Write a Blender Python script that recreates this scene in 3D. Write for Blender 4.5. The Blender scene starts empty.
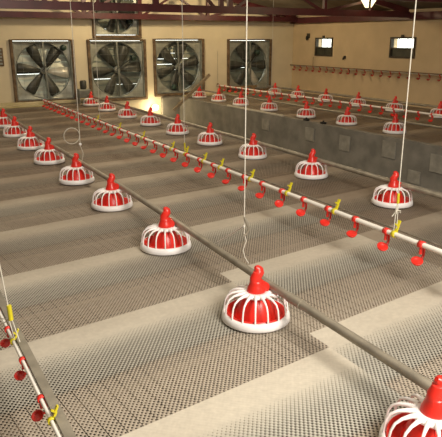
import bpy, math, random
from mathutils import Vector, Matrix
random.seed(7)
PI = math.pi
scn = bpy.context.scene
COL = scn.collection

# ------------------------------------------------------------------ materials
def mat(name, base, rough=.6, metal=0, noise=0, nscale=8, second=None, bump=0, bscale=60, spec=None, emit=None, estr=0):
    m = bpy.data.materials.new(name); m.use_nodes = True
    nt = m.node_tree; b = nt.nodes['Principled BSDF']
    b.inputs['Roughness'].default_value = rough; b.inputs['Metallic'].default_value = metal
    if spec is not None: b.inputs['Specular IOR Level'].default_value = spec
    tc = nt.nodes.new('ShaderNodeTexCoord')
    n = nt.nodes.new('ShaderNodeTexNoise'); n.inputs['Scale'].default_value = nscale; n.inputs['Detail'].default_value = 5
    nt.links.new(tc.outputs['Object'], n.inputs['Vector'])
    r = nt.nodes.new('ShaderNodeValToRGB')
    r.color_ramp.elements[0].position = .35; r.color_ramp.elements[1].position = .68
    s = second if second else tuple(c*(1-noise) for c in base)
    r.color_ramp.elements[0].color = (*s, 1); r.color_ramp.elements[1].color = (*base, 1)
    nt.links.new(n.outputs['Fac'], r.inputs['Fac']); nt.links.new(r.outputs['Color'], b.inputs['Base Color'])
    if bump:
        n2 = nt.nodes.new('ShaderNodeTexNoise'); n2.inputs['Scale'].default_value = bscale
        nt.links.new(tc.outputs['Object'], n2.inputs['Vector'])
        bp = nt.nodes.new('ShaderNodeBump'); bp.inputs['Strength'].default_value = bump; bp.inputs['Distance'].default_value = .01
        nt.links.new(n2.outputs['Fac'], bp.inputs['Height']); nt.links.new(bp.outputs['Normal'], b.inputs['Normal'])
    if emit:
        b.inputs['Emission Color'].default_value = (*emit, 1); b.inputs['Emission Strength'].default_value = estr
    return m

M = dict(
    red=mat('red_plastic', (.86, .035, .022), .32, noise=.25, nscale=14),
    red_far=mat('dimmed_red_plastic', (.42, .05, .03), .6, noise=.3),  # muted copy of the red, distance dimness put into the colour
    red_dark=mat('red_nipple_plastic', (.60, .02, .02), .4, noise=.2),
    white=mat('white_plastic', (.95, .92, .90), .35, noise=.08, nscale=20),
    pvc=mat('white_pipe', (.92, .88, .80), .35, noise=.12),
    yellow=mat('yellow_plastic', (.72, .62, .02), .4, noise=.2, nscale=20),
    steel=mat('galvanised_steel', (.38, .34, .265), .45, .35, noise=.35, nscale=9),
    channel=mat('dull_channel', (.30, .27, .21), .5, .3, noise=.35, nscale=14),
    paint=mat('dark_red_paint', (.090, .018, .020), .4, noise=.4, nscale=5),
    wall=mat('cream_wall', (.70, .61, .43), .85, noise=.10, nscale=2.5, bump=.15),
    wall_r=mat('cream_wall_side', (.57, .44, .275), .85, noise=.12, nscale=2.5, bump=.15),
    conc=mat('grey_concrete', (.27, .25, .21), .9, noise=.35, nscale=4, bump=.4),
    conc_l=mat('pale_concrete', (.35, .325, .27), .9, noise=.3, nscale=9, bump=.4),
    ledge=mat('dusty_cream_ledge', (.60, .52, .34), .9, second=(.40, .34, .17), nscale=3),
    rust=mat('rusty_brown_wood', (.20, .13, .07), .85, second=(.08, .05, .028), nscale=12, bump=.5),
    galv=mat('dusty_galvanised_sheet', (.30, .31, .27), .5, .4, noise=.45, nscale=6),
    shroud=mat('pale_fan_sheet', (.52, .53, .45), .42, .45, noise=.4, nscale=5),
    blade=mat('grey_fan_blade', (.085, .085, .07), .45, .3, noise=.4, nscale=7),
    blade_l=mat('fan_blade_highlight', (.68, .66, .56), .35, .2, noise=.2, nscale=7),  # blade copy with its highlight put into a pale base colour
    louvre=mat('louvre_sheet', (.22, .23, .18), .4, .3, noise=.4, nscale=7),
    motor=mat('dark_green_motor', (.02, .045, .03), .45, noise=.4),
    black=mat('black_rubber', (.012, .012, .012), .6, noise=.3),
    roof=mat('roof_sheet', (.25, .21, .15), .6, .2, noise=.3, nscale=2),
    pit=mat('dark_litter', (.10, .075, .05), 1, noise=.5, nscale=20),
    cord=mat('pale_cord', (.72, .68, .58), .7, noise=.2, nscale=60),
    cord_d=mat('grey_wire', (.42, .38, .30), .5, noise=.2, nscale=60),
    frame=mat('dark_window_frame', (.07, .055, .035), .7, noise=.4),
    shutter=mat('dark_green_window_panel', (.055, .055, .035), .5, noise=.4, nscale=10),
    plank=mat('weathered_timber', (.30, .23, .15), .85, noise=.4, nscale=14),
    board=mat('brown_timber', (.34, .22, .11), .85, noise=.35, nscale=14),
    batten=mat('pale_batten', (.66, .60, .49), .6, noise=.2),
    lampglow=mat('glowing_lamp_glass', (.9, .8, .6), .4, emit=(1, .80, .42), estr=3.0),
    bulbglow=mat('glowing_bulb', (1, .9, .7), .4, emit=(1, .82, .50), estr=30),
)
g = bpy.data.materials.new('window_glass'); g.use_nodes = True
b = g.node_tree.nodes['Principled BSDF']; b.inputs['Transmission Weight'].default_value = 1; b.inputs['Roughness'].default_value = .03; b.inputs['IOR'].default_value = 1.05
b.inputs['Base Color'].default_value = (.97, .98, .95, 1)
M['glass'] = g

def floor_mat(name, offset, period=.87, brown_y0=1.6, brown_y1=6.5):
    """perforated plastic slat: staggered holes, graded by a band phase, dusty in patches, browner along Y"""
    m = bpy.data.materials.new(name); m.use_nodes = True
    nt = m.node_tree; N = nt.nodes; L = nt.links
    b = N['Principled BSDF']; out = N['Material Output']
    b.inputs['Roughness'].default_value = .62
    geo = N.new('ShaderNodeNewGeometry'); sep = N.new('ShaderNodeSeparateXYZ'); L.new(geo.outputs['Position'], sep.inputs[0])
    def math_(op, a, c=None, d=None):
        n = N.new('ShaderNodeMath'); n.operation = op
        for i, v in enumerate((a, c, d)):
            if v is None: continue
            if isinstance(v, (int, float)): n.inputs[i].default_value = v
            else: L.new(v, n.inputs[i])
        return n.outputs[0]
    X, Y = sep.outputs['X'], sep.outputs['Y']
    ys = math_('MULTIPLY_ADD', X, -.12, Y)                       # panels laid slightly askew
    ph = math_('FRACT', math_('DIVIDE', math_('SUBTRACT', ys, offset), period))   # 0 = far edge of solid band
    k = 2*PI/.021
    xs = math_('MULTIPLY_ADD', Y, .12, X)
    hx = math_('COSINE', math_('MULTIPLY', xs, k)); hy = math_('COSINE', math_('MULTIPLY', ys, k*.9))
    h = math_('MULTIPLY', hx, hy)
    thr = N.new('ShaderNodeValToRGB'); thr.color_ramp.interpolation = 'LINEAR'
    e = thr.color_ramp.elements
    e[0].position = 0; e[0].color = (.50,)*3 + (1,)
    e[1].position = 1; e[1].color = (1.2,)*3 + (1,)
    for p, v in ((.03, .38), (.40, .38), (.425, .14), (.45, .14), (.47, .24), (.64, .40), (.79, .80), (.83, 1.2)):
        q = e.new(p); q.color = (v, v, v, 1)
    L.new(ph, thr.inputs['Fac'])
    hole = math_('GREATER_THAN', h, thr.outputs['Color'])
    # seams across the slat panels
    seam = math_('GREATER_THAN', math_('COSINE', math_('MULTIPLY', xs, 2*PI/.062)), .985)
    inpanel = math_('LESS_THAN', ph, .43)
    dots = math_('GREATER_THAN', hy, -.2)
    seam = math_('MULTIPLY', math_('MULTIPLY', seam, inpanel), dots)
    hole = math_('MAXIMUM', hole, seam)
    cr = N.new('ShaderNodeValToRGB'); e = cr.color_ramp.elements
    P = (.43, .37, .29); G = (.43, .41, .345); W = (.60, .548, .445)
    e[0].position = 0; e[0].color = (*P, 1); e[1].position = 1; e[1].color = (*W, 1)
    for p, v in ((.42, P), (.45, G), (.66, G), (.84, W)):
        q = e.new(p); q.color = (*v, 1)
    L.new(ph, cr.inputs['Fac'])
    # dust patches from noise, plus a browner tone as Y grows
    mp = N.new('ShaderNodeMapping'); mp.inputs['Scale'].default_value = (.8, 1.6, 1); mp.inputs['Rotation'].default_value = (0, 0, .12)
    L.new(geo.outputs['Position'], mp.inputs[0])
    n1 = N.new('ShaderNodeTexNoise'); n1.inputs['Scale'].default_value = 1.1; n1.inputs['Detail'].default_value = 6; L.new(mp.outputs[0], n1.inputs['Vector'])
    mr = N.new('ShaderNodeMapRange'); mr.inputs['From Min'].default_value = brown_y0; mr.inputs['From Max'].default_value = brown_y1
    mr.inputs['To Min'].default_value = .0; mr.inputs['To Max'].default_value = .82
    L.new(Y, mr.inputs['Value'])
    browning = math_('MULTIPLY_ADD', math_('SUBTRACT', n1.outputs['Fac'], .5), .9, mr.outputs[0])
    cl = N.new('ShaderNodeClamp'); L.new(browning, cl.inputs[0])
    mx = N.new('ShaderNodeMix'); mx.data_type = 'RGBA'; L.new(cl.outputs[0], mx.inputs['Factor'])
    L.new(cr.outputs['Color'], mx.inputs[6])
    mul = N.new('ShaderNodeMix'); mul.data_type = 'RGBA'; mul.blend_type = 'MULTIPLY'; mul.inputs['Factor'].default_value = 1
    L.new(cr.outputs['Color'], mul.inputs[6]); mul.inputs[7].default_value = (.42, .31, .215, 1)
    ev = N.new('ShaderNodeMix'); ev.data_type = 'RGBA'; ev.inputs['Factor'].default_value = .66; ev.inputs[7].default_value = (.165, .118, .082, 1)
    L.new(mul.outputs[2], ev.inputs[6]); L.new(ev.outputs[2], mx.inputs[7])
    n2 = N.new('ShaderNodeTexNoise'); n2.inputs['Scale'].default_value = 45; n2.inputs['Detail'].default_value = 4; L.new(geo.outputs['Position'], n2.inputs['Vector'])
    mm = N.new('ShaderNodeMix'); mm.data_type = 'RGBA'; mm.blend_type = 'MULTIPLY'; mm.inputs['Factor'].default_value = .35
    L.new(mx.outputs[2], mm.inputs[6]); L.new(n2.outputs['Color'], mm.inputs[7])
    n2b = N.new('ShaderNodeHueSaturation'); n2b.inputs['Saturation'].default_value = 1.0; n2b.inputs['Value'].default_value = 1.15
    mm2 = N.new('ShaderNodeRGBToBW'); L.new(n2.outputs['Color'], mm2.inputs[0]); L.new(mm2.outputs[0], mm.inputs[7])
    L.new(mm.outputs[2], n2b.inputs['Color']); L.new(n2b.outputs[0], b.inputs['Base Color'])
    bp = N.new('ShaderNodeBump'); bp.inputs['Strength'].default_value = .5; bp.inputs['Distance'].default_value = .003
    fl = N.new('ShaderNodeMapRange'); fl.inputs['From Min'].default_value = .60; fl.inputs['From Max'].default_value = .78; fl.inputs['To Min'].default_value = -1; fl.inputs['To Max'].default_value = -.06; L.new(ph, fl.inputs['Value'])
    hh = math_('MULTIPLY', h, fl.outputs[0]); L.new(hh, bp.inputs['Height']); L.new(bp.outputs['Normal'], b.inputs['Normal'])
    tr = N.new('ShaderNodeBsdfTransparent'); ms = N.new('ShaderNodeMixShader')
    L.new(hole, ms.inputs[0]); L.new(b.outputs[0], ms.inputs[1]); L.new(tr.outputs[0], ms.inputs[2]); L.new(ms.outputs[0], out.inputs['Surface'])
    return m
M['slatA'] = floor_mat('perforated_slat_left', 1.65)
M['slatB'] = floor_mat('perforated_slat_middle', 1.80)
M['slatD'] = floor_mat('perforated_slat_aisle_side', 1.80, brown_y0=-1.2, brown_y1=4.0)
M['slatC'] = floor_mat('perforated_slat_right', 1.2, brown_y0=0, brown_y1=6)

# ------------------------------------------------------------------ mesh builder
class MB:
    def __init__(s): s.v = []; s.f = []; s.sm = []
    def add(s, vs, fs, smooth=False):
        o = len(s.v); s.v += [tuple(v) for v in vs]
        s.f += [tuple(i+o for i in f) for f in fs]; s.sm += [smooth]*len(fs); return s
    def box(s, x0, x1, y0, y1, z0, z1):
        vs = [(x, y, z) for z in (z0, z1) for y in (y0, y1) for x in (x0, x1)]
        return s.add(vs, [(0, 2, 3, 1), (4, 5, 7, 6), (0, 1, 5, 4), (2, 6, 7, 3), (0, 4, 6, 2), (1, 3, 7, 5)])
    def bar(s, a, b_, w, h=None, up=(0, 0, 1)):
        a, b_ = Vector(a), Vector(b_); h = h or w; d = (b_-a).normalized(); u = Vector(up)
        if abs(d.dot(u)) > .95: u = Vector((0, 1, 0))
        r = d.cross(u).normalized(); u = r.cross(d)
        vs = [p + r*sx*w/2 + u*sz*h/2 for p in (a, b_) for sx, sz in ((-1, -1), (1, -1), (1, 1), (-1, 1))]
        return s.add(vs, [(3, 2, 1, 0), (4, 5, 6, 7), (0, 1, 5, 4), (1, 2, 6, 5), (2, 3, 7, 6), (3, 0, 4, 7)])
    def tube(s, pts, r, n=8, closed=False, cap=True):
        pts = [Vector(p) for p in pts]; K = len(pts); rings = []; ref = None
        rr = r if isinstance(r, (list, tuple)) else [r]*K
        for i, p in enumerate(pts):
            if closed: d = pts[(i+1) % K]-pts[i-1]
            else: d = pts[min(i+1, K-1)]-pts[max(i-1, 0)]
            d.normalize()
            if ref is None:
                ref = Vector((0, 0, 1)) if abs(d.z) < .9 else Vector((1, 0, 0))
            ref = (ref-d*ref.dot(d)).normalized(); c = d.cross(ref)
            rings.append([p + (ref*math.cos(2*PI*j/n) + c*math.sin(2*PI*j/n))*rr[i] for j in range(n)])
        vs = [v for q in rings for v in q]; fs = []
        for i in range(K if closed else K-1):
            for j in range(n):
                i2 = (i+1) % K
                fs.append((i*n+j, i*n+(j+1) % n, i2*n+(j+1) % n, i2*n+j))
        s.add(vs, fs, True)
        if cap and not closed:
            s.add(rings[0], [tuple(reversed(range(n)))]); s.add(rings[-1], [tuple(range(n))])
        return s
    def lathe(s, prof, n=24, c=(0, 0, 0), axis='z', smooth=True):
        vs = []
        for r, z in prof:
            for j in range(n):
                a = 2*PI*j/n; x, y = r*math.cos(a), r*math.sin(a)
                p = (x, y, z) if axis == 'z' else ((x, z, y) if axis == 'y' else (z, x, y))
                vs.append((p[0]+c[0], p[1]+c[1], p[2]+c[2]))
        fs = [(i*n+j, i*n+(j+1) % n, (i+1)*n+(j+1) % n, (i+1)*n+j) for i in range(len(prof)-1) for j in range(n)]
        return s.add(vs, fs, smooth)
    def build(s, name, m, parent=None, bevel=0):
        me = bpy.data.meshes.new(name); me.from_pydata(s.v, [], s.f); me.update()
        for p, q in zip(me.polygons, s.sm): p.use_smooth = q
        me.materials.append(m)
        o = bpy.data.objects.new(name, me); COL.objects.link(o)
        if parent: o.parent = parent
        if bevel:
            q = o.modifiers.new('bevel', 'BEVEL'); q.width = bevel; q.segments = 2; q.limit_method = 'ANGLE'
        return o

def tag(o, label, cat, group=None, kind=None):
    if label: o['label'] = label
    if cat: o['category'] = cat
    if group: o['group'] = group
    if kind: o['kind'] = kind
    return o
def struct(name, mb, m, label=None, parent=None, bevel=0):
    o = mb.build(name, m, parent, bevel)
    if not parent: o['kind'] = 'structure'
    if label: o['label'] = label
    return o
def empty(name, loc, rz=0, rx=0):
    o = bpy.data.objects.new(name, None); o.location = loc; o.rotation_euler = (rx, 0, rz); o.empty_display_size = .1
    COL.objects.link(o); return o
def copy_tree(o, parent=None):
    c = o.copy(); COL.objects.link(c)
    if parent: c.parent = parent
    for ch in [k for k in bpy.data.objects if k.parent == o]: copy_tree(ch, c)
    return c

# ------------------------------------------------------------------ the house
XR, XL, YE, YB = 9.55, -9.55, 13.0, -4.0
EAVE, SL = 1.90, .19
def roofz(x): return EAVE + (XR-abs(x))*SL
def holed(axis, c0, c1, u0, u1, z0, z1, holes):
    mb = MB(); us = sorted({u0, u1, *[h[0] for h in holes], *[h[1] for h in holes]}); zs = sorted({z0, z1, *[h[2] for h in holes], *[h[3] for h in holes]})
    for a, b_ in zip(us, us[1:]):
        for c, d in zip(zs, zs[1:]):
            mu, mz = (a+b_)/2, (c+d)/2
            if any(h[0] < mu < h[1] and h[2] < mz < h[3] for h in holes): continue
            if axis == 'y': mb.box(a, b_, c0, c1, c, d)
            else: mb.box(c0, c1, a, b_, c, d)
    return mb
FANS = [(3.10, .69, 1.22), (4.735, .67, 1.26), (6.255, .70, 1.22), (8.21, .70, 1.20)]
UP = (4.76, 1.915, 1.02)
fh = [(x-s/2, x+s/2, z-s/2, z+s/2) for x, z, s in FANS+[UP]]
struct('wall_end', holed('y', YE, YE+.2, XL, XR+.2, -.95, EAVE+.35*0+.9, fh), M['wall'], 'cream plastered end wall holding the square fans')
mb = MB(); zt = EAVE+.9
mb.add([(XL, YE, zt), (-4.8, YE, zt), (0, YE, roofz(0))], [(0, 1, 2)]) if False else None
# gable above the straight part (triangular prism, only where the roof is higher)
xg = XR-.9/SL
vs = [(-xg, YE, zt), (xg, YE, zt), (0, YE, roofz(0)), (-xg, YE+.2, zt), (xg, YE+.2, zt), (0, YE+.2, roofz(0))]
struct('trim_1', MB().add(vs, [(0, 1, 2), (5, 4, 3), (0, 3, 4, 1), (1, 4, 5, 2), (2, 5, 3, 0)]), M['wall'], 'gable top of the cream end wall')
W1 = (11.40, 12.05, .93, 1.36); W2 = (8.84, 9.53, .95, 1.37)
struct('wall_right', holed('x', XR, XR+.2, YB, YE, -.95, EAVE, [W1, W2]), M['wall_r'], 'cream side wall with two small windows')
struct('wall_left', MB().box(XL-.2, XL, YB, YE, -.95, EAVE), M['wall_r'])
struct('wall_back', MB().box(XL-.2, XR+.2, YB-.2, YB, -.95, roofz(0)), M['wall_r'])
# roof: two corrugated slopes
for sgn, nm in ((1, 'ceiling'), (-1, 'ceiling.001')):
    mb = MB(); n = 2*114; vs = []; fs = []
    for i in range(n+1):
        y = YB-.3 + (YE+.6-YB)*i/n; dz = .018*(1 if i % 2 else -1)
        vs += [(0, y, roofz(0)+dz+.03), (sgn*(XR+.4), y, EAVE-.4*SL+dz+.03)]
    fs = [(2*i, 2*i+1, 2*i+3, 2*i+2) for i in range(n)]
    o = mb.add(vs, fs).build(nm, M['roof']); o['kind'] = 'structure'
    q = o.modifiers.new('t', 'SOLIDIFY'); q.thickness = .012; q.offset = 1

# pit and slatted floors
struct('floor', MB().box(XL, XR, YB, YE, -1.0, -.95), M['pit'], 'dark pit floor below the slats')
def slat(name, x0, x1, m, lab):
    mb = MB(); mb.add([(x0, YB, 0), (x1, YB, 0), (x1, YE, 0), (x0, YE, 0)], [(0, 1, 2, 3)])
    return struct(name, mb, m, lab)
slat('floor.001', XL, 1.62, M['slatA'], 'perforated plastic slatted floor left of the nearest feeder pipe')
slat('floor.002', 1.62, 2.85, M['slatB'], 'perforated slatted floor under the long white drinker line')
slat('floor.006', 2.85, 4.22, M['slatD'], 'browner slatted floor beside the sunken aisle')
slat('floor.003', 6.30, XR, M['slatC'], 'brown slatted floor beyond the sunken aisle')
mb = MB()
for k in range(-4, 15):                                        # timber joists carrying the slats
    y = k*.87+.2
    mb.bar((XL, y+XL*.12, -.07), (4.2, y+4.2*.12, -.07), .05, .1) if y+XL*.12 > YB and y+4.2*.12 < YE else None
struct('floor.004', mb, M['plank'], 'joists under the slatted floor')
# sunken aisle
struct('trim_2', MB().box(4.30, 4.38, YB, YE, -.95, -.01), M['conc'], 'near retaining wall of the sunken aisle')
struct('trim_3', MB().box(6.20, 6.30, YB, YE, -.95, 0.004), M['conc'], 'grey concrete retaining wall on the far side of the sunken aisle')
struct('floor.005', MB().box(4.38, 6.2, YB, YE, -.95, -.80), M['conc'], 'concrete bottom of the sunken aisle')
for i, (y, z, w, h) in enumerate([(7.87, -.20, .24, .22), (6.99, -.22, .24, .24), (6.05, -.17, .26, .24), (5.17, -.22, .26, .24), (5.55, -.47, .22, .18), (9.2, -.2, .24, .2)]):
    struct('trim_%d' % (4+i), MB().box(6.185, 6.2, y-w/2, y+w/2, z-h/2, z+h/2), M['conc_l'], 'pale concrete block showing in the grey aisle wall', bevel=.004)
struct('trim_10', MB().box(4.22, 4.30, YB, YE, -.10, .003), M['conc'], 'concrete edge of the sunken aisle')
# end details: ledge below the fans, dusty strip
struct('baseboard_end', MB().box(XL, 4.2, 12.86, 13.0, 0.003, .065), M['ledge'], 'dusty cream ledge at the foot of the end wall', bevel=.01)
struct('trim_12', MB().box(XL, 2.95, 12.45, 12.86, 0.003, .02), M['ledge'], 'dusty olive strip in front of the ledge', bevel=.004)
struct('trim_13', MB().box(5.76, 6.2, 12.9, 13.0, -.8, .012), M['conc'], 'grey concrete step at the far end of the sunken aisle', bevel=.01)
struct('baseboard_right', MB().box(XR-.05, XR, YB, YE, 0.002, .08), M['wall_r'])
struct('trim_14', MB().box(6.3, XR-.05, 12.9, 13.0, 0.003, .05), M['ledge'], 'ledge at the foot of the end wall beyond the aisle')
# wall plate under the eave
struct('trim_15', MB().box(XR-.10, XR, YB, YE, 1.70, 1.84), M['paint'], 'dark red wall plate along the side wall')

# windows
for i, (y0, y1, z0, z1) in enumerate((W1, W2)):
    w = empty('window_%d' % (i+1), (XR, (y0+y1)/2, z0)); w['kind'] = 'structure'
    w['label'] = ('small window farther along the side wall, bright upper half', 'small window nearer in the side wall, bright upper half')[i]
    W = (y1-y0)/2; Hh = z1-z0; t = .035
    mb = MB(); mb.box(-.03, .06, -W, W, 0, t).box(-.03, .06, -W, W, Hh-t, Hh).box(-.03, .06, -W, -W+t, t, Hh-t).box(-.03, .06, W-t, W, t, Hh-t).box(-.02, .05, -W+t, W-t, Hh*.46-.012, Hh*.46+.012)
    mb.build('window_frame', M['frame'], w)
    mb = MB().box(.01, .03, -W+t, W-t, t, Hh*.46-.012)
    mb.box(.005, .035, -.01, .01, t, Hh*.46-.012); mb.build('lower_panel', M['shutter'], w)
    mb = MB().box(.015, .022, -W+t, W-t, Hh*.46+.012, Hh-t); mb.build('pane', M['glass'], w)
    mb = MB()
    for q in (-1, 1): mb.box(.0, .01, q*W*.34-.006, q*W*.34+.006, Hh*.46, Hh-t)
    mb.build('glazing_bar', M['frame'], w)
    MB().box(-.05, -.02, -.03, .03, Hh-.01, Hh+.045).build('latch', M['frame'], w, .004)

# ------------------------------------------------------------------ roof trusses
def truss(Y, label, posts, diags):
    r = empty('roof_truss', (0, Y, 1.74)); tag(r, label, 'roof truss', 'dark red roof trusses')
    mb = MB().box(-9.44, 9.44, -.04, -.032+.03, 0, .115); mb.box(-9.44, 9.44, .01, .045, 0, .03); mb.box(-9.44, 9.44, -.045, .045, .10, .115)
    mb.build('bottom_chord', M['paint'], r)
    mb = MB()
    for s in (-1, 1): mb.bar((s*9.40, 0, .12), (0, 0, roofz(0)-1.74-.09), .08, .10)
    mb.build('top_chord', M['paint'], r)
    for x, w in posts:
        h = roofz(x)-1.74-.13
        MB().box(x-w/2, x+w/2, -.03, .03, .10, max(h, .16)).build('post', M['paint'], r)
    for a, za, b_, zb in diags:
        MB().bar((a, .0, za), (b_, .0, zb), .045, .045).build('diagonal_brace', M['paint'], r)
    return r
truss(9.0, 'dark red steel roof truss, the middle of the three crossing the house',
      [(2.05, .07), (3.95, .09), (5.12, .08), (5.29, .09), (7.3, .06), (8.42, .05), (9.25, .04), (1, .06), (-2, .07), (-5, .07)],
      [(4.2, .9, 4.98, .1), (3.3, .8, 3.0, .1), (2.2, .1, 3.0, .7), (8.85, .24, 9.15, .10), (6.2, .55, 7.2, .1), (6.2, .55, 5.4, .1), (7.4, .1, 8.3, .28), (-1, .9, 0, .1), (-3.5, .8, -2.2, .1)])
truss(12.75, 'dark red steel roof truss farthest back, just before the end wall',
      [(3.96, .09), (5.21, .08), (6.9, .07), (8.88, .10), (2, .06), (-1, .07), (-4, .07)],
      [(3.9, .1, 3.2, .42), (4.02, .1, 4.6, .42), (5.3, .1, 6.0, .5), (6.8, .1, 6.1, .5), (7.0, .1, 7.9, .35), (8.8, .1, 8.0, .35), (0, .8, 1.5, .1)])
truss(5.0, 'dark red steel roof truss nearest the camera, at the top right corner',
      [(5.85, .06), (7.2, .06), (3.0, .06), (0, .06), (-3, .07)], [(5.9, .1, 6.6, .5), (7.1, .1, 6.5, .5), (4.4, .8, 5.7, .1), (-1.5, .8, 0, .1)])

# ------------------------------------------------------------------ fans
def fan(x, z, S, label, seed, nblade=6, rot=0., bright=(), motor=(.36, .42), strut=0., group='square wall fans', gap=.5, lv='louvre'):
    r = empty('wall_fan', (x, YE, z)); tag(r, label, 'fan', group)
    R = S/2; rnd = random.Random(seed)
    # rough wooden surround
    mb = MB(); t = .055
    for a, b_, c, d in ((-R-t, -R+.01, -R-t, R+t*.4), (R-.01, R+t, -R-t, R+t*.4), (-R, R, -R-t, -R+.005), (-R, R, R-.005, R+t*.5)):
        mb.box(a, b_, -.05, -.002, c, d)
    mb.build('surround', M['rust'], r, .012)
    # deep galvanised housing
    mb = MB(); k = R-.012
    mb.box(-k, -k+.02, -.03, .20, -k, k).box(k-.02, k, -.03, .20, -k, k).box(-k, k, -.03, .20, -k, -k+.02).box(-k, k, -.03, .20, k-.02, k)
    mb.build('housing', M['galv'], r)
    # shroud sheet with a round hole
    n = 64; ro = k-.03; vs = []; fs = []
    for j in range(n):
        a = 2*PI*j/n + PI/4; c, s_ = math.cos(a), math.sin(a); q = (k-.02)/max(abs(c), abs(s_))
        vs += [(ro*c, .05, ro*s_), (q*c, .03, q*s_), (ro*c, .13, ro*s_)]
    for j in range(n):
        i = 3*j; i2 = 3*((j+1) % n)
        fs += [(i, i+1, i2+1, i2), (i, i2, i2+2, i+2)]
    MB().add(vs, fs).build('shroud', M['shroud'], r)
    mb = MB(); mb.tube([(ro*math.cos(2*PI*j/48), .045, ro*math.sin(2*PI*j/48)) for j in range(48)], .009, 6, True); mb.build('orifice_ring', M['galv'], r)
    # blades
    for i in range(nblade):
        a = rot + 2*PI*i/nblade; mb = MB(); st = []
        for t_, w, tw in ((.12, .12, .5), (.35, .26, .42), (.65, .38, .34), (.90, .42, .28), (.975, .34, .25)):
            for sgn in (-1, 1):
                wr = w*ro*.5*sgn; st.append((t_*ro, wr*math.cos(tw), wr*math.sin(tw)))
        ca, sa = math.cos(a), math.sin(a)
        P_ = [(p[0]*ca-p[1]*sa, .075+p[2]*.6, p[0]*sa+p[1]*ca) for p in st]
        fs = [(2*q, 2*q+1, 2*q+3, 2*q+2) for q in range(4)]
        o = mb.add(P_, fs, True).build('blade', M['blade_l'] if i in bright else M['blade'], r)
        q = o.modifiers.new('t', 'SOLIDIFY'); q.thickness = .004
        if i in bright: o['label'] = 'blade with its highlight painted pale'
    MB().lathe([(0, -.05), (.06, -.05), (.075, -.03), (.075, .04), (0, .04)], 20, (0, .075, 0), 'y').build('hub', M['galv'], r)
    # strut carrying the axle, in front
    mb = MB().bar((strut-.01, -.01, k-.02), (strut+.03, -.01, -k+.02), .035, .03, (0, 1, 0)); mb.build('strut', M['galv'], r)
    # motor and belt
    mx, mz = motor[0]*S, motor[1]*S
    MB().lathe([(0, -.06), (.05, -.06), (.06, -.045), (.06, .08), (0, .09)], 18, (mx, .0, mz), 'y').build('motor', M['motor'], r)
    mb = MB()
    for s_ in (-1, 1): mb.tube([(mx*.97+s_*.03, -.03, mz), (s_*.05, -.03, 0)], .006, 5)
    mb.build('belt', M['black'], r)
    # louvre shutter at the outer side: one panel of slats
    mb = MB(); ns = 9
    for i in range(ns):
        zz = -k+.03+(2*k-.06)*(i+.5)/ns; h = (2*k-.06)/ns; o_ = 1.12 if rnd.random() < gap else rnd.uniform(.93, .99)
        tilt = .30
        mb.bar((-k+.02, .185, zz-h*.06), (-.008, .185, zz-h*.06), .012, h*o_, (0, math.sin(tilt), math.cos(tilt)))
        o_ = 1.12 if rnd.random() < gap+.1 else rnd.uniform(.93, .99)
        mb.bar((.008, .185, zz-h*.06), (k-.02, .185, zz-h*.06), .012, h*o_, (0, math.sin(tilt), math.cos(tilt)))
    mb.box(-.012, .012, .17, .195, -k+.02, k-.02)
    mb.build('louvre_shutter', M[lv], r)
    # guard wires
    mb = MB()
    for i in range(-3, 4):
        mb.tube([(-k+.02, -.02, i*k*.27), (k-.02, -.02, i*k*.27)], .0022, 4, cap=False)
    for i in (-2, -1, 1, 2): mb.tube([(i*k*.36, -.02, -k+.02), (i*k*.36, -.02, k-.02)], .0022, 4, cap=False)
    mb.build('guard', M['galv'], r)
    return r
fan(*FANS[0], 'leftmost square wall fan with wide grey blades and one pale blade', 1, rot=.42+PI/6, bright=(5,), motor=(.36, .38), strut=.02, gap=.75, lv='shroud')
fan(*FANS[1], 'square wall fan second from the left, directly under the small upper fan', 2, rot=.1, bright=(), motor=(.30, .20), strut=.0)
fan(*FANS[2], 'square wall fan third from the left, dark, above the end of the sunken aisle', 3, rot=.3, bright=(), motor=(-.12, -.38), strut=-.02)
fan(*FANS[3], 'rightmost square wall fan with one pale slanting blade', 4, rot=-1.05+PI/3*0, bright=(0,), motor=(.2, .25), strut=.02)
fan(*UP, 'smaller upper wall fan half hidden by the red roof beams', 5, rot=.2, motor=(.3, -.2), strut=0., group='square wall fans')

# grey vent plate left edge
r = empty('wall_vent', (2.08, YE, .80)); tag(r, 'brownish grey vent plate on the end wall at the left edge', 'vent')
MB().box(-.22, .22, -.02, -.001, 0, .36).build('plate', M['rust'], r, .004)
mb = MB()
for i in range(5): mb.bar((-.19, -.027, .05+i*.065), (.19, -.027, .05+i*.065), .012, .04, (0, .4, 1))
mb.build('slat', M['galv'], r)

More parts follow.
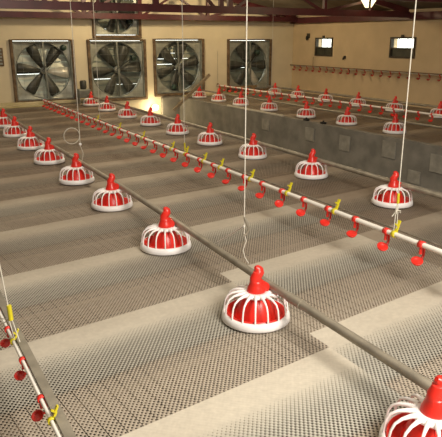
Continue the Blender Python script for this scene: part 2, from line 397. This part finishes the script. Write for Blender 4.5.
# ------------------------------------------------------------------ pan feeders
def make_feeder():
    r = empty('pan_feeder', (0, 0, 0))
    # white rim ring with upturned lip
    MB().lathe([(.150, .012), (.152, .002), (.172, .002), (.181, .009), (.178, .034), (.170, .046), (.161, .046), (.156, .030), (.150, .012)], 40).build('rim_ring', M['white'], r)
    # red dish
    MB().lathe([(0, .006), (.150, .006), (.157, .014), (.155, .050), (.150, .050), (.148, .018), (.10, .014), (0, .014)], 36).build('feed_dish', M['red'], r)
    # inner red cone
    mb = MB().lathe([(.108, .016), (.100, .05), (.080, .095), (.060, .125), (.050, .130)], 28)
    for j in range(8):
        a = 2*PI*j/8+.2; mb.bar((.100*math.cos(a), .100*math.sin(a), .03), (.062*math.cos(a), .066*math.sin(a), .122), .010, .008)
    mb.build('feed_cone', M['red'], r)
    # white grill: ribs and collar
    mb = MB(); n = 16
    prof = [(.167, .038), (.165, .070), (.160, .100), (.147, .124), (.122, .139), (.092, .145), (.064, .146)]; rad = [.0055, .0048, .0047, .0052, .0062, .0085, .011]
    for j in range(n):
        a = 2*PI*(j+.5)/n; c, s_ = math.cos(a), math.sin(a)
        mb.tube([(q*c, q*s_, z) for q, z in prof], rad, 6, cap=False)
    mb.build('grill', M['white'], r)
    MB().lathe([(.046, .132), (.074, .132), (.080, .140), (.074, .150), (.050, .154), (.045, .146), (.046, .132)], 28).build('collar', M['white'], r)
    # red drop head: bell body, pipe clamp and hooked tip
    mb = MB().lathe([(.046, .136), (.050, .150), (.047, .166), (.040, .184), (.034, .200), (.033, .212), (0, .214)], 24)
    mb.build('drop_body', M['red'], r)
    MB().tube([(.004, -.034, .176), (.004, .034, .176)], .031, 16).build('pipe_clamp', M['red'], r).location = (.026, 0, -.002)
    mb = MB().tube([(-.004, 0, .205), (-.006, 0, .222), (.006, 0, .238), (.014, 0, .252), (.012, 0, .264), (.002, 0, .276), (-.008, 0, .281)], [.031, .029, .027, .029, .026, .018, .009], 12)
    mb.build('hook_tip', M['red'], r)
    return r
ord_ = ['first', 'second', 'third', 'fourth', 'fifth', 'sixth', 'seventh', 'eighth', 'ninth', 'tenth', 'eleventh']
ROWS = [
    ('row1', [(1.462, 1.125), (1.480, 2.250), (1.525, 3.43), (1.555, 4.57), (1.560, 5.60), (1.565, 6.68), (1.585, 7.69), (1.615, 8.81), (1.655, 9.90)],
     'row on the nearest grey pipe', 'feeders on the nearest feed pipe'),
    ('row2', [(3.65, 3.48), (3.70, 4.65), (3.73, 5.80), (3.73, 6.86), (3.74, 7.87), (3.75, 8.90), (3.77, 9.98), (3.80, 11.15), (3.82, 12.2)],
     'row just before the sunken aisle', 'feeders beside the sunken aisle'),
    ('row3', [(6.58, 6.35), (6.56, 7.39), (6.54, 8.44), (6.55, 9.62), (6.55, 10.68), (6.55, 11.62), (6.55, 12.55)],
     'row just beyond the sunken aisle', 'feeders on the far edge of the aisle'),
    ('row4', [(8.6, 12.4), (8.6, 11.45), (8.6, 10.42), (8.6, 9.38), (8.6, 8.35), (8.6, 7.27)][::-1],
     'farthest row by the side wall', 'feeders in the farthest row by the side wall')]
proto = None
extra = {(0, 0): 'red and white pan feeder cut off by the bottom right corner, closest of all',
         (0, 1): 'largest complete red and white pan feeder, on the nearest grey pipe',
         (1, 0): 'red and white pan feeder near the right edge, behind the knotted cord'}
for ri, (nm, pts, where, grp) in enumerate(ROWS):
    for i, (x, y) in enumerate(pts):
        if proto is None: o = proto = make_feeder()
        else: o = copy_tree(proto)
        o.location = (x, y, .004); o.scale = (.95, .95, .98); o.rotation_euler.z = random.uniform(-.35, .35) if (ri, i) != (0, 1) else 0.0
        lab = extra.get((ri, i)) or 'red and white pan feeder, %s from the front in %s' % (ord_[i], where)
        tag(o, lab[:160], 'feeder', grp)

# feed pipes
def pipe(pts, label, r=.0225, joints=(), name='feed_pipe', m='steel', grp='grey feed pipes'):
    p = empty(name, pts[0]); tag(p, label, 'pipe', grp)
    o0 = Vector(pts[0])
    MB().tube([Vector(q)-o0 for q in pts], r, 14).build('tube', M[m], p)
    for j in joints:
        # coupling sleeve at fraction j of the run
        k = int(j*(len(pts)-1)); a = Vector(pts[k]); b_ = Vector(pts[k+1]); f = j*(len(pts)-1)-k; c = a.lerp(b_, f)-o0; d = (b_-a).normalized()
        MB().tube([c-d*.05, c+d*.05], r+.004, 14).build('coupling', M['steel'], p)
    return p
HZ = .172
def rowpts(row, y0, y1, z=HZ):
    pts = [(x+(.078 if row is ROWS[0][1] else .056), y, z) for x, y in row]
    a, b_ = Vector(pts[0]), Vector(pts[1]); s = a-(b_-a)/(b_[1]-a[1])*(a[1]-y0)
    c, d = Vector(pts[-2]), Vector(pts[-1]); e = d+(d-c)/(d[1]-c[1])*(y1-d[1])
    return [tuple(s)]+pts+[tuple(e)]
pipe(rowpts(ROWS[0][1], -1.5, 11.9), 'grey steel feed pipe nearest the camera, running past the big feeders', r=.0205, joints=(.18, .31, .55))
pipe(rowpts(ROWS[1][1], .5, 12.55), 'grey feed pipe between the white drinker line and the sunken aisle', joints=(.3,))
pipe(rowpts(ROWS[2][1], 1.5, 12.8), 'thin grey feed pipe along the far edge of the sunken aisle', r=.018)
pipe(rowpts(ROWS[3][1], 2.5, 12.8), 'dark grey feed pipe of the farthest feeder row by the side wall', joints=(.5,))

# drive unit at the end of the second feed line
r = empty('drive_unit', (3.82, 12.68, .003)); tag(r, 'small grey drive unit at the far end of the feed pipe, below the second fan', 'motor unit')
MB().box(-.13, .13, -.10, .10, .12, .30).build('gearbox', M['galv'], r, .02)
MB().lathe([(0, 0), (.06, 0), (.07, .02), (.07, .16), (.05, .18), (0, .18)], 18, (.0, 0, .30)).build('motor', M['blade'], r)
mb = MB()
for sx in (-1, 1): mb.box(sx*.11-.012, sx*.11+.012, -.09, .09, 0, .13)
mb.build('bracket', M['steel'], r)

# ------------------------------------------------------------------ drinker lines
def make_nipple():
    n = MB(); n.lathe([(.015, -.015), (.0215, -.015), (.0215, .015), (.015, .015)], 12, (0, 0, 0), 'y')
    n.tube([(0, 0, -.012), (-.002, 0, -.055)], .0095, 8); n.tube([(.012, 0, -.014), (.024, 0, -.035), (.024, 0, -.066), (.012, 0, -.088), (-.008, 0, -.095)], .0075, 6)
    return n
def drinker(x, z, y0, y1, pitch, label, first, clips=(), rest=None, skew=0, grp='drinker lines', rail=(.075, 0, .009, .009), pr=.0155, ns=1):
    p = empty('drinker_line', (x, y0, z)); tag(p, label, 'drinker line', grp)
    L_ = y1-y0; sx = skew*L_
    MB().tube([(0, 0, 0), (sx/2, L_/2, 0), (sx, L_, 0)], pr, 10).build('water_pipe', M['pvc'] if rest != 'dark' else M['cord_d'], p)
    mb = MB(); mb.bar((rail[0], 0, rail[1]), (rail[0]+sx, L_, rail[1]), rail[2], rail[3])
    mb.build('support_rail', M['channel'] if rest != 'dark' else M['rust'], p)
    np_, cp = None, None; y = first
    while y < y1-.05:
        if y > y0+.02:
            xx = skew*(y-y0)
            if np_ is None:
                np_ = make_nipple().build('nipple', M['red' if rest != 'dark' else 'red_far'], p); np_.location = (xx, y-y0, 0); np_.scale = (ns,)*3
                cp = MB().lathe([(.0, -.014), (.016, -.013), (.028, -.004), (.034, .010), (.030, .012), (.022, .004), (0, .003)], 18).build('drip_cup', M['red' if rest != 'dark' else 'red_far'], np_)
                cp.location = (-.024, 0, -.098); cp.rotation_euler = (.35, -.25, 0)
                st = MB().lathe([(0, 0), (.007, 0), (.007, .006), (0, .006)], 10, (-.019, 0, .0), 'x').build('valve_cap', M['white'], np_)
            else:
                q = np_.copy(); COL.objects.link(q); q.parent = p; q.location = (xx, y-y0, 0)
                c2 = cp.copy(); COL.objects.link(c2); c2.parent = q; c2.rotation_euler = (random.uniform(.1, .6), random.uniform(-.4, -.1), 0)
                s2 = st.copy(); COL.objects.link(s2); s2.parent = q
        y += pitch
    for y in clips:
        mb = MB(); mb.lathe([(.015, -.012), (.021, -.012), (.021, .012), (.015, .012)], 12, (0, 0, 0), 'y')
        mb.bar((.012, 0, .016), (.026, 0, .048), .016, .012); mb.bar((.02, 0, .045), (.036, .0, .078), .018, .010); mb.bar((.02, 0, .047), (.002, 0, .062), .012, .008)
        o = mb.build('hanger_clip', M['yellow'], p); o.scale = (ns,)*3; o.location = (skew*(y-y0), y-y0, 0)
    return p
drinker(2.47, .255, .4, 11.2, .272, 'long white drinker line with red cups and yellow clips crossing the middle', .50,
        (2.34, 2.88, 3.42, 3.94, 4.45, 4.77, 5.16, 5.49, 6.3, 7.1, 8.0), skew=.013)
drinker(.31, .25, .4, 6, .27, 'drinker line in the bottom left corner, grey rail beside a thin white pipe', .62, (1.57, 2.13), skew=-.002, rail=(.024, .006, .030, .016), pr=.0065, ns=.6)
drinker(7.2, .25, 3.0, 12.8, .26, 'white drinker line with red cups beyond the sunken aisle, between two feeder rows', 3.1, pr=.016)
drinker(9.42, .665, 3, 12.9, .26, 'dark drinker line raised high along the side wall under the windows', 3.1, rest='dark', rail=(.0, .018, .03, .02), ns=1.0)
# more yellow ties on the corner line are part of the cords below

# ------------------------------------------------------------------ cords and suspension
def cord(name, pts, label, r=.0028, m='cord', extra_=None, grp='suspension cords'):
    p = empty(name, pts[-1]); tag(p, label, 'cord', grp); o0 = Vector(pts[-1])
    MB().tube([Vector(q)-o0 for q in pts], r, 6).build('line', M[m], p)
    for nm, mb, mm in (extra_ or []): 
        mb.v = [tuple(Vector(v)-o0) for v in mb.v]; mb.build(nm, M[mm], p)
    return p
def rz_(x): return roofz(x)-.02
ya = 2.52
mb = MB().tube([(1.575, ya, .45), (1.583, ya-.01, .42), (1.597, ya-.012, .385), (1.590, ya-.005, .36), (1.572, ya, .345)], .0075, 6)
mb2 = MB().tube([(1.575, ya, .36), (1.582, ya-.01, .32), (1.560, ya-.015, .27), (1.570, ya-.02, .23), (1.585, ya-.03, .198)], .0026, 6)
rod = MB().tube([(1.575, ya, .40), (1.60, 2.86, .196)], .0055, 6)
cord('suspension_line', [(1.575, ya, rz_(1.575)), (1.575, ya, 1.5), (1.575, ya, .36)], 'pale vertical cord in the middle ending in a steel hook above the nearest pipe', .0030, 'cord', [('hook', mb, 'steel'), ('loose_tail', mb2, 'cord'), ('brace_rod', rod, 'white')])
mb = MB().tube([(2.53, 5.17, .37), (2.535, 5.17, .285)], .008, 6)
cord('suspension_line.001', [(2.53, 5.17, rz_(2.53)), (2.53, 5.17, .285)], 'thin vertical cord before the third fan, tied to the long white drinker line', .0032, 'cord', [('tie', mb, 'yellow')])
kn = MB()
for a in range(5): kn.tube([(2.50, 2.34, .40), (2.50+.03*math.cos(a*1.3), 2.34+.02*math.sin(a*1.3), .38+.02*math.sin(a*2.1))], .003, 5)
yt = MB().tube([(2.50, 2.34, .50), (2.502, 2.34, .44)], .008, 6)
dn = MB().tube([(2.492, 2.34, .43), (2.488, 2.34, .28)], .003, 5).tube([(2.506, 2.34, .43), (2.51, 2.34, .28)], .003, 5)
cord('suspension_line.002', [(2.50, 2.34, rz_(2.50)), (2.50, 2.34, .40)], 'pale vertical cord at the right, knotted just above the long white drinker line', .0032, 'cord', [('knot', kn, 'cord'), ('tie', yt, 'yellow'), ('strand', dn, 'cord')])
yt = MB().tube([(.305, 2.13, .40), (.307, 2.13, .34)], .009, 8)
kn = MB().tube([(.306, 2.13, .345), (.29, 2.22, .29), (.285, 2.36, .27)], .002, 5).tube([(.306, 2.13, .342), (.28, 2.25, .30), (.27, 2.42, .27)], .002, 5).tube([(.30, 2.13, .34), (.308, 2.11, .27)], .002, 5).tube([(.31, 2.13, .34), (.32, 2.07, .272)], .002, 5)
cord('suspension_line.003', [(.26, 2.18, rz_(.3)), (.27, 2.17, .9), (.305, 2.13, .345)], 'pale cord at the left edge splitting into strands above the corner drinker line', .0022, 'cord', [('tie', yt, 'yellow'), ('strand', kn, 'cord')])
lp = MB().tube([(1.585+.075*math.cos(a*PI/12)-.07, 5.5, .47+.075*math.sin(a*PI/12)) for a in range(24)], .0032, 5, True)
tl = MB().tube([(1.59, 5.5, .37), (1.61, 5.49, .30), (1.60, 5.5, .23)], .0028, 5)
kb = MB().lathe([(0, -.014), (.012, -.008), (.014, 0), (.012, .008), (0, .014)], 10, (1.59, 5.5, .385))
cord('suspension_line.004', [(1.59, 5.5, rz_(1.59)), (1.59, 5.5, .37)], 'pale cord with a round loop, hanging over the small feeders at the left', .0034, 'cord', [('loop', lp, 'cord'), ('tail', tl, 'cord'), ('knot', kb, 'white')])
cord('suspension_line.005', [(2.60, 7.95, rz_(2.6)), (2.60, 7.95, .28)], 'thin pale cord in front of the second fan, down to the white drinker line', .0034, 'cord')
cord('suspension_line.006', [(6.55, 9.56, rz_(6.55)), (6.55, 9.56, .22)], 'thin pale cord before the rightmost fan, down to the pipe beyond the aisle', .0034, 'cord')
cord('suspension_line.007', [(9.45, 12.0, .9), (9.45, 12.0, .685)], 'short dark wire under the farther window, holding the raised drinker line', .006, 'frame', grp='suspension wires')
# string hanging on the end wall between the third and fourth fan
cord('suspension_line.008', [(7.28, 12.96, 1.05), (7.28, 12.96, .28)], 'thin dark string on the end wall between the two right fans', .004, 'cord_d',
     [('weight', MB().lathe([(0, -.03), (.025, -.015), (.025, .015), (0, .03)], 10, (7.28, 12.95, .26)), 'rust')], grp='suspension wires')

# ------------------------------------------------------------------ small things
def holder(name, loc, label, s=1):
    r = empty(name, loc); tag(r, label, 'bulb holder', 'bulb holders on the side wall')
    MB().box(-.02, 0, -.05*s, .05*s, -.05*s, .05*s).build('base', M['frame'], r, .005)
    MB().lathe([(0, 0), (.022*s, 0), (.03*s, -.05*s), (.018*s, -.08*s), (0, -.09*s)], 12, (-.05, 0, 0)).build('socket', M['black'], r)
    MB().bar((-.02, 0, 0), (-.05, 0, 0), .015).build('arm', M['frame'], r)
holder('bulb_holder', (XR, 12.35, 1.40), 'small dark bulb holder on the side wall left of the farther window', 1.2)
holder('bulb_holder.001', (XR, 10.95, .92), 'tiny dark bulb holder on the side wall between the two windows', .7)
# glowing lamp behind the middle truss
r = empty('hanging_lamp', (8.17, 8.80, 2.095)); tag(r, 'glowing inverted cone lamp under the roof, with a dark strap in front', 'lamp')
MB().lathe([(0, -.20), (.055, -.20), (.135, -.075), (.140, -.06), (0, -.06)], 24).build('glass_shade', M['lampglow'], r)
MB().lathe([(0, -.06), (.145, -.06), (.05, -.02), (.03, .03), (0, .03)], 16).build('cap', M['frame'], r)
MB().bar((-.085, -.13, -.04), (-.05, -.09, -.22), .05, .012, (1, 0, 0)).build('strap', M['frame'], r)
# floor lamp glow at the end wall
r = empty('wall_lamp', (5.55, 12.98, -.20)); tag(r, 'glowing lamp low on the end wall at the far end of the sunken aisle', 'lamp')
MB().lathe([(0, 0), (.05, 0), (.05, -.03), (.03, -.05), (0, -.05)], 16, (0, 0, 0), 'y').build('base', M['white'], r)
MB().lathe([(0, -.20), (.04, -.19), (.062, -.15), (.062, -.11), (.03, -.06), (0, -.05)], 18, (0, 0, 0), 'y').build('bulb', M['bulbglow'], r)
# leaning plank
r = MB().bar((0, 0, 0), (.98, .12, .74), .05, .06).build('leaning_plank', M['plank']); r.location = (5.72, 12.2, -.20)
tag(r, 'weathered plank leaning diagonally at the end of the sunken aisle, below the third fan', 'plank')
# brown boards on the end wall foot, between third and fourth fan
r = MB().box(-.55, .55, -.03, 0, 0, .05).box(-.55, -.45, -.03, 0, -.10, 0).box(.40, .5, -.03, 0, -.1, 0).build('timber_board', M['board'], None, .004); r.location = (7.85, 12.94, .151)
tag(r, 'brown timber board lying along the foot of the rightmost fan', 'board')
# pale batten on the far edge of the aisle
r = MB().bar((0, 0, 0), (0, -1.98, 0), .035, .03).build('pale_batten', M['batten'], None, .004); r.location = (6.215, 10.65, .020)
tag(r, 'pale batten lying on the far edge of the sunken aisle', 'batten')
for i, y in enumerate((8.05, 7.6)):
    r = MB().box(-.03, .03, -.05, .05, 0, .03).box(-.012, .012, -.012, .012, .03, .055).build('edge_clamp', M['black'], None, .004); r.location = (6.25, y, .0045)
    tag(r, ('small dark clamp on the far aisle edge, the farther of two', 'small dark clamp on the far aisle edge, the nearer of two')[i], 'clamp', 'clamps on the aisle edge')

# ------------------------------------------------------------------ light
def area(loc, aim, size, power, col, sy=None):
    l = bpy.data.lights.new('area', 'AREA'); l.energy = power; l.color = col; l.size = size
    if sy: l.shape = 'RECTANGLE'; l.size_y = sy
    o = bpy.data.objects.new('area', l); COL.objects.link(o); o.location = loc
    o.rotation_euler = (Vector(aim)-Vector(loc)).to_track_quat('-Z', 'Y').to_euler(); return o
def point(loc, power, col, rad=.06):
    l = bpy.data.lights.new('lamp', 'POINT'); l.energy = power; l.color = col; l.shadow_soft_size = rad
    o = bpy.data.objects.new('lamp', l); COL.objects.link(o); o.location = loc; return o
area((1.6, -1.0, 2.7), (2.0, 3.0, 0), 1.4, 252, (1, .93, .84))
area((1.4, 6.0, 2.74), (1.4, 6.0, 0), 6, 130, (1, .86, .66), 11)  # unseen soft fill light, added to lift the shadows
point((4.6, 11.2, 2.5), 130, (1, .80, .50), .1)  # unseen warm points under the roof, added to brighten walls and floor
point((7.3, 11.3, 2.25), 62, (1, .78, .46), .1)
point((7.0, 6.9, 2.25), 34, (1, .76, .46), .1)
point((2.0, 6.6, 2.9), 55, (1, .84, .60), .1)
point((5.50, 12.74, -.20), 7, (1, .8, .48), .05)

w = bpy.data.worlds.new('World'); scn.world = w; w.use_nodes = True
nt = w.node_tree; bg = nt.nodes['Background']
bg.inputs[0].default_value = (.92, .96, .88, 1); bg.inputs[1].default_value = 3.6

# ------------------------------------------------------------------ camera
cam = bpy.data.cameras.new('camera'); co = bpy.data.objects.new('camera', cam); COL.objects.link(co)
co.location = (0, 0, 1.35); co.rotation_euler = (math.radians(90-17.0106), 0, math.radians(-29.635))
cam.sensor_fit = 'HORIZONTAL'; cam.sensor_width = 36; cam.lens = 590/442*36; cam.clip_start = .02; cam.clip_end = 100
scn.camera = co
vs_ = scn.view_settings; vs_.view_transform = 'Standard'; vs_.look = 'None'; vs_.gamma = 1; vs_.exposure = 0; vs_.use_curve_mapping = False
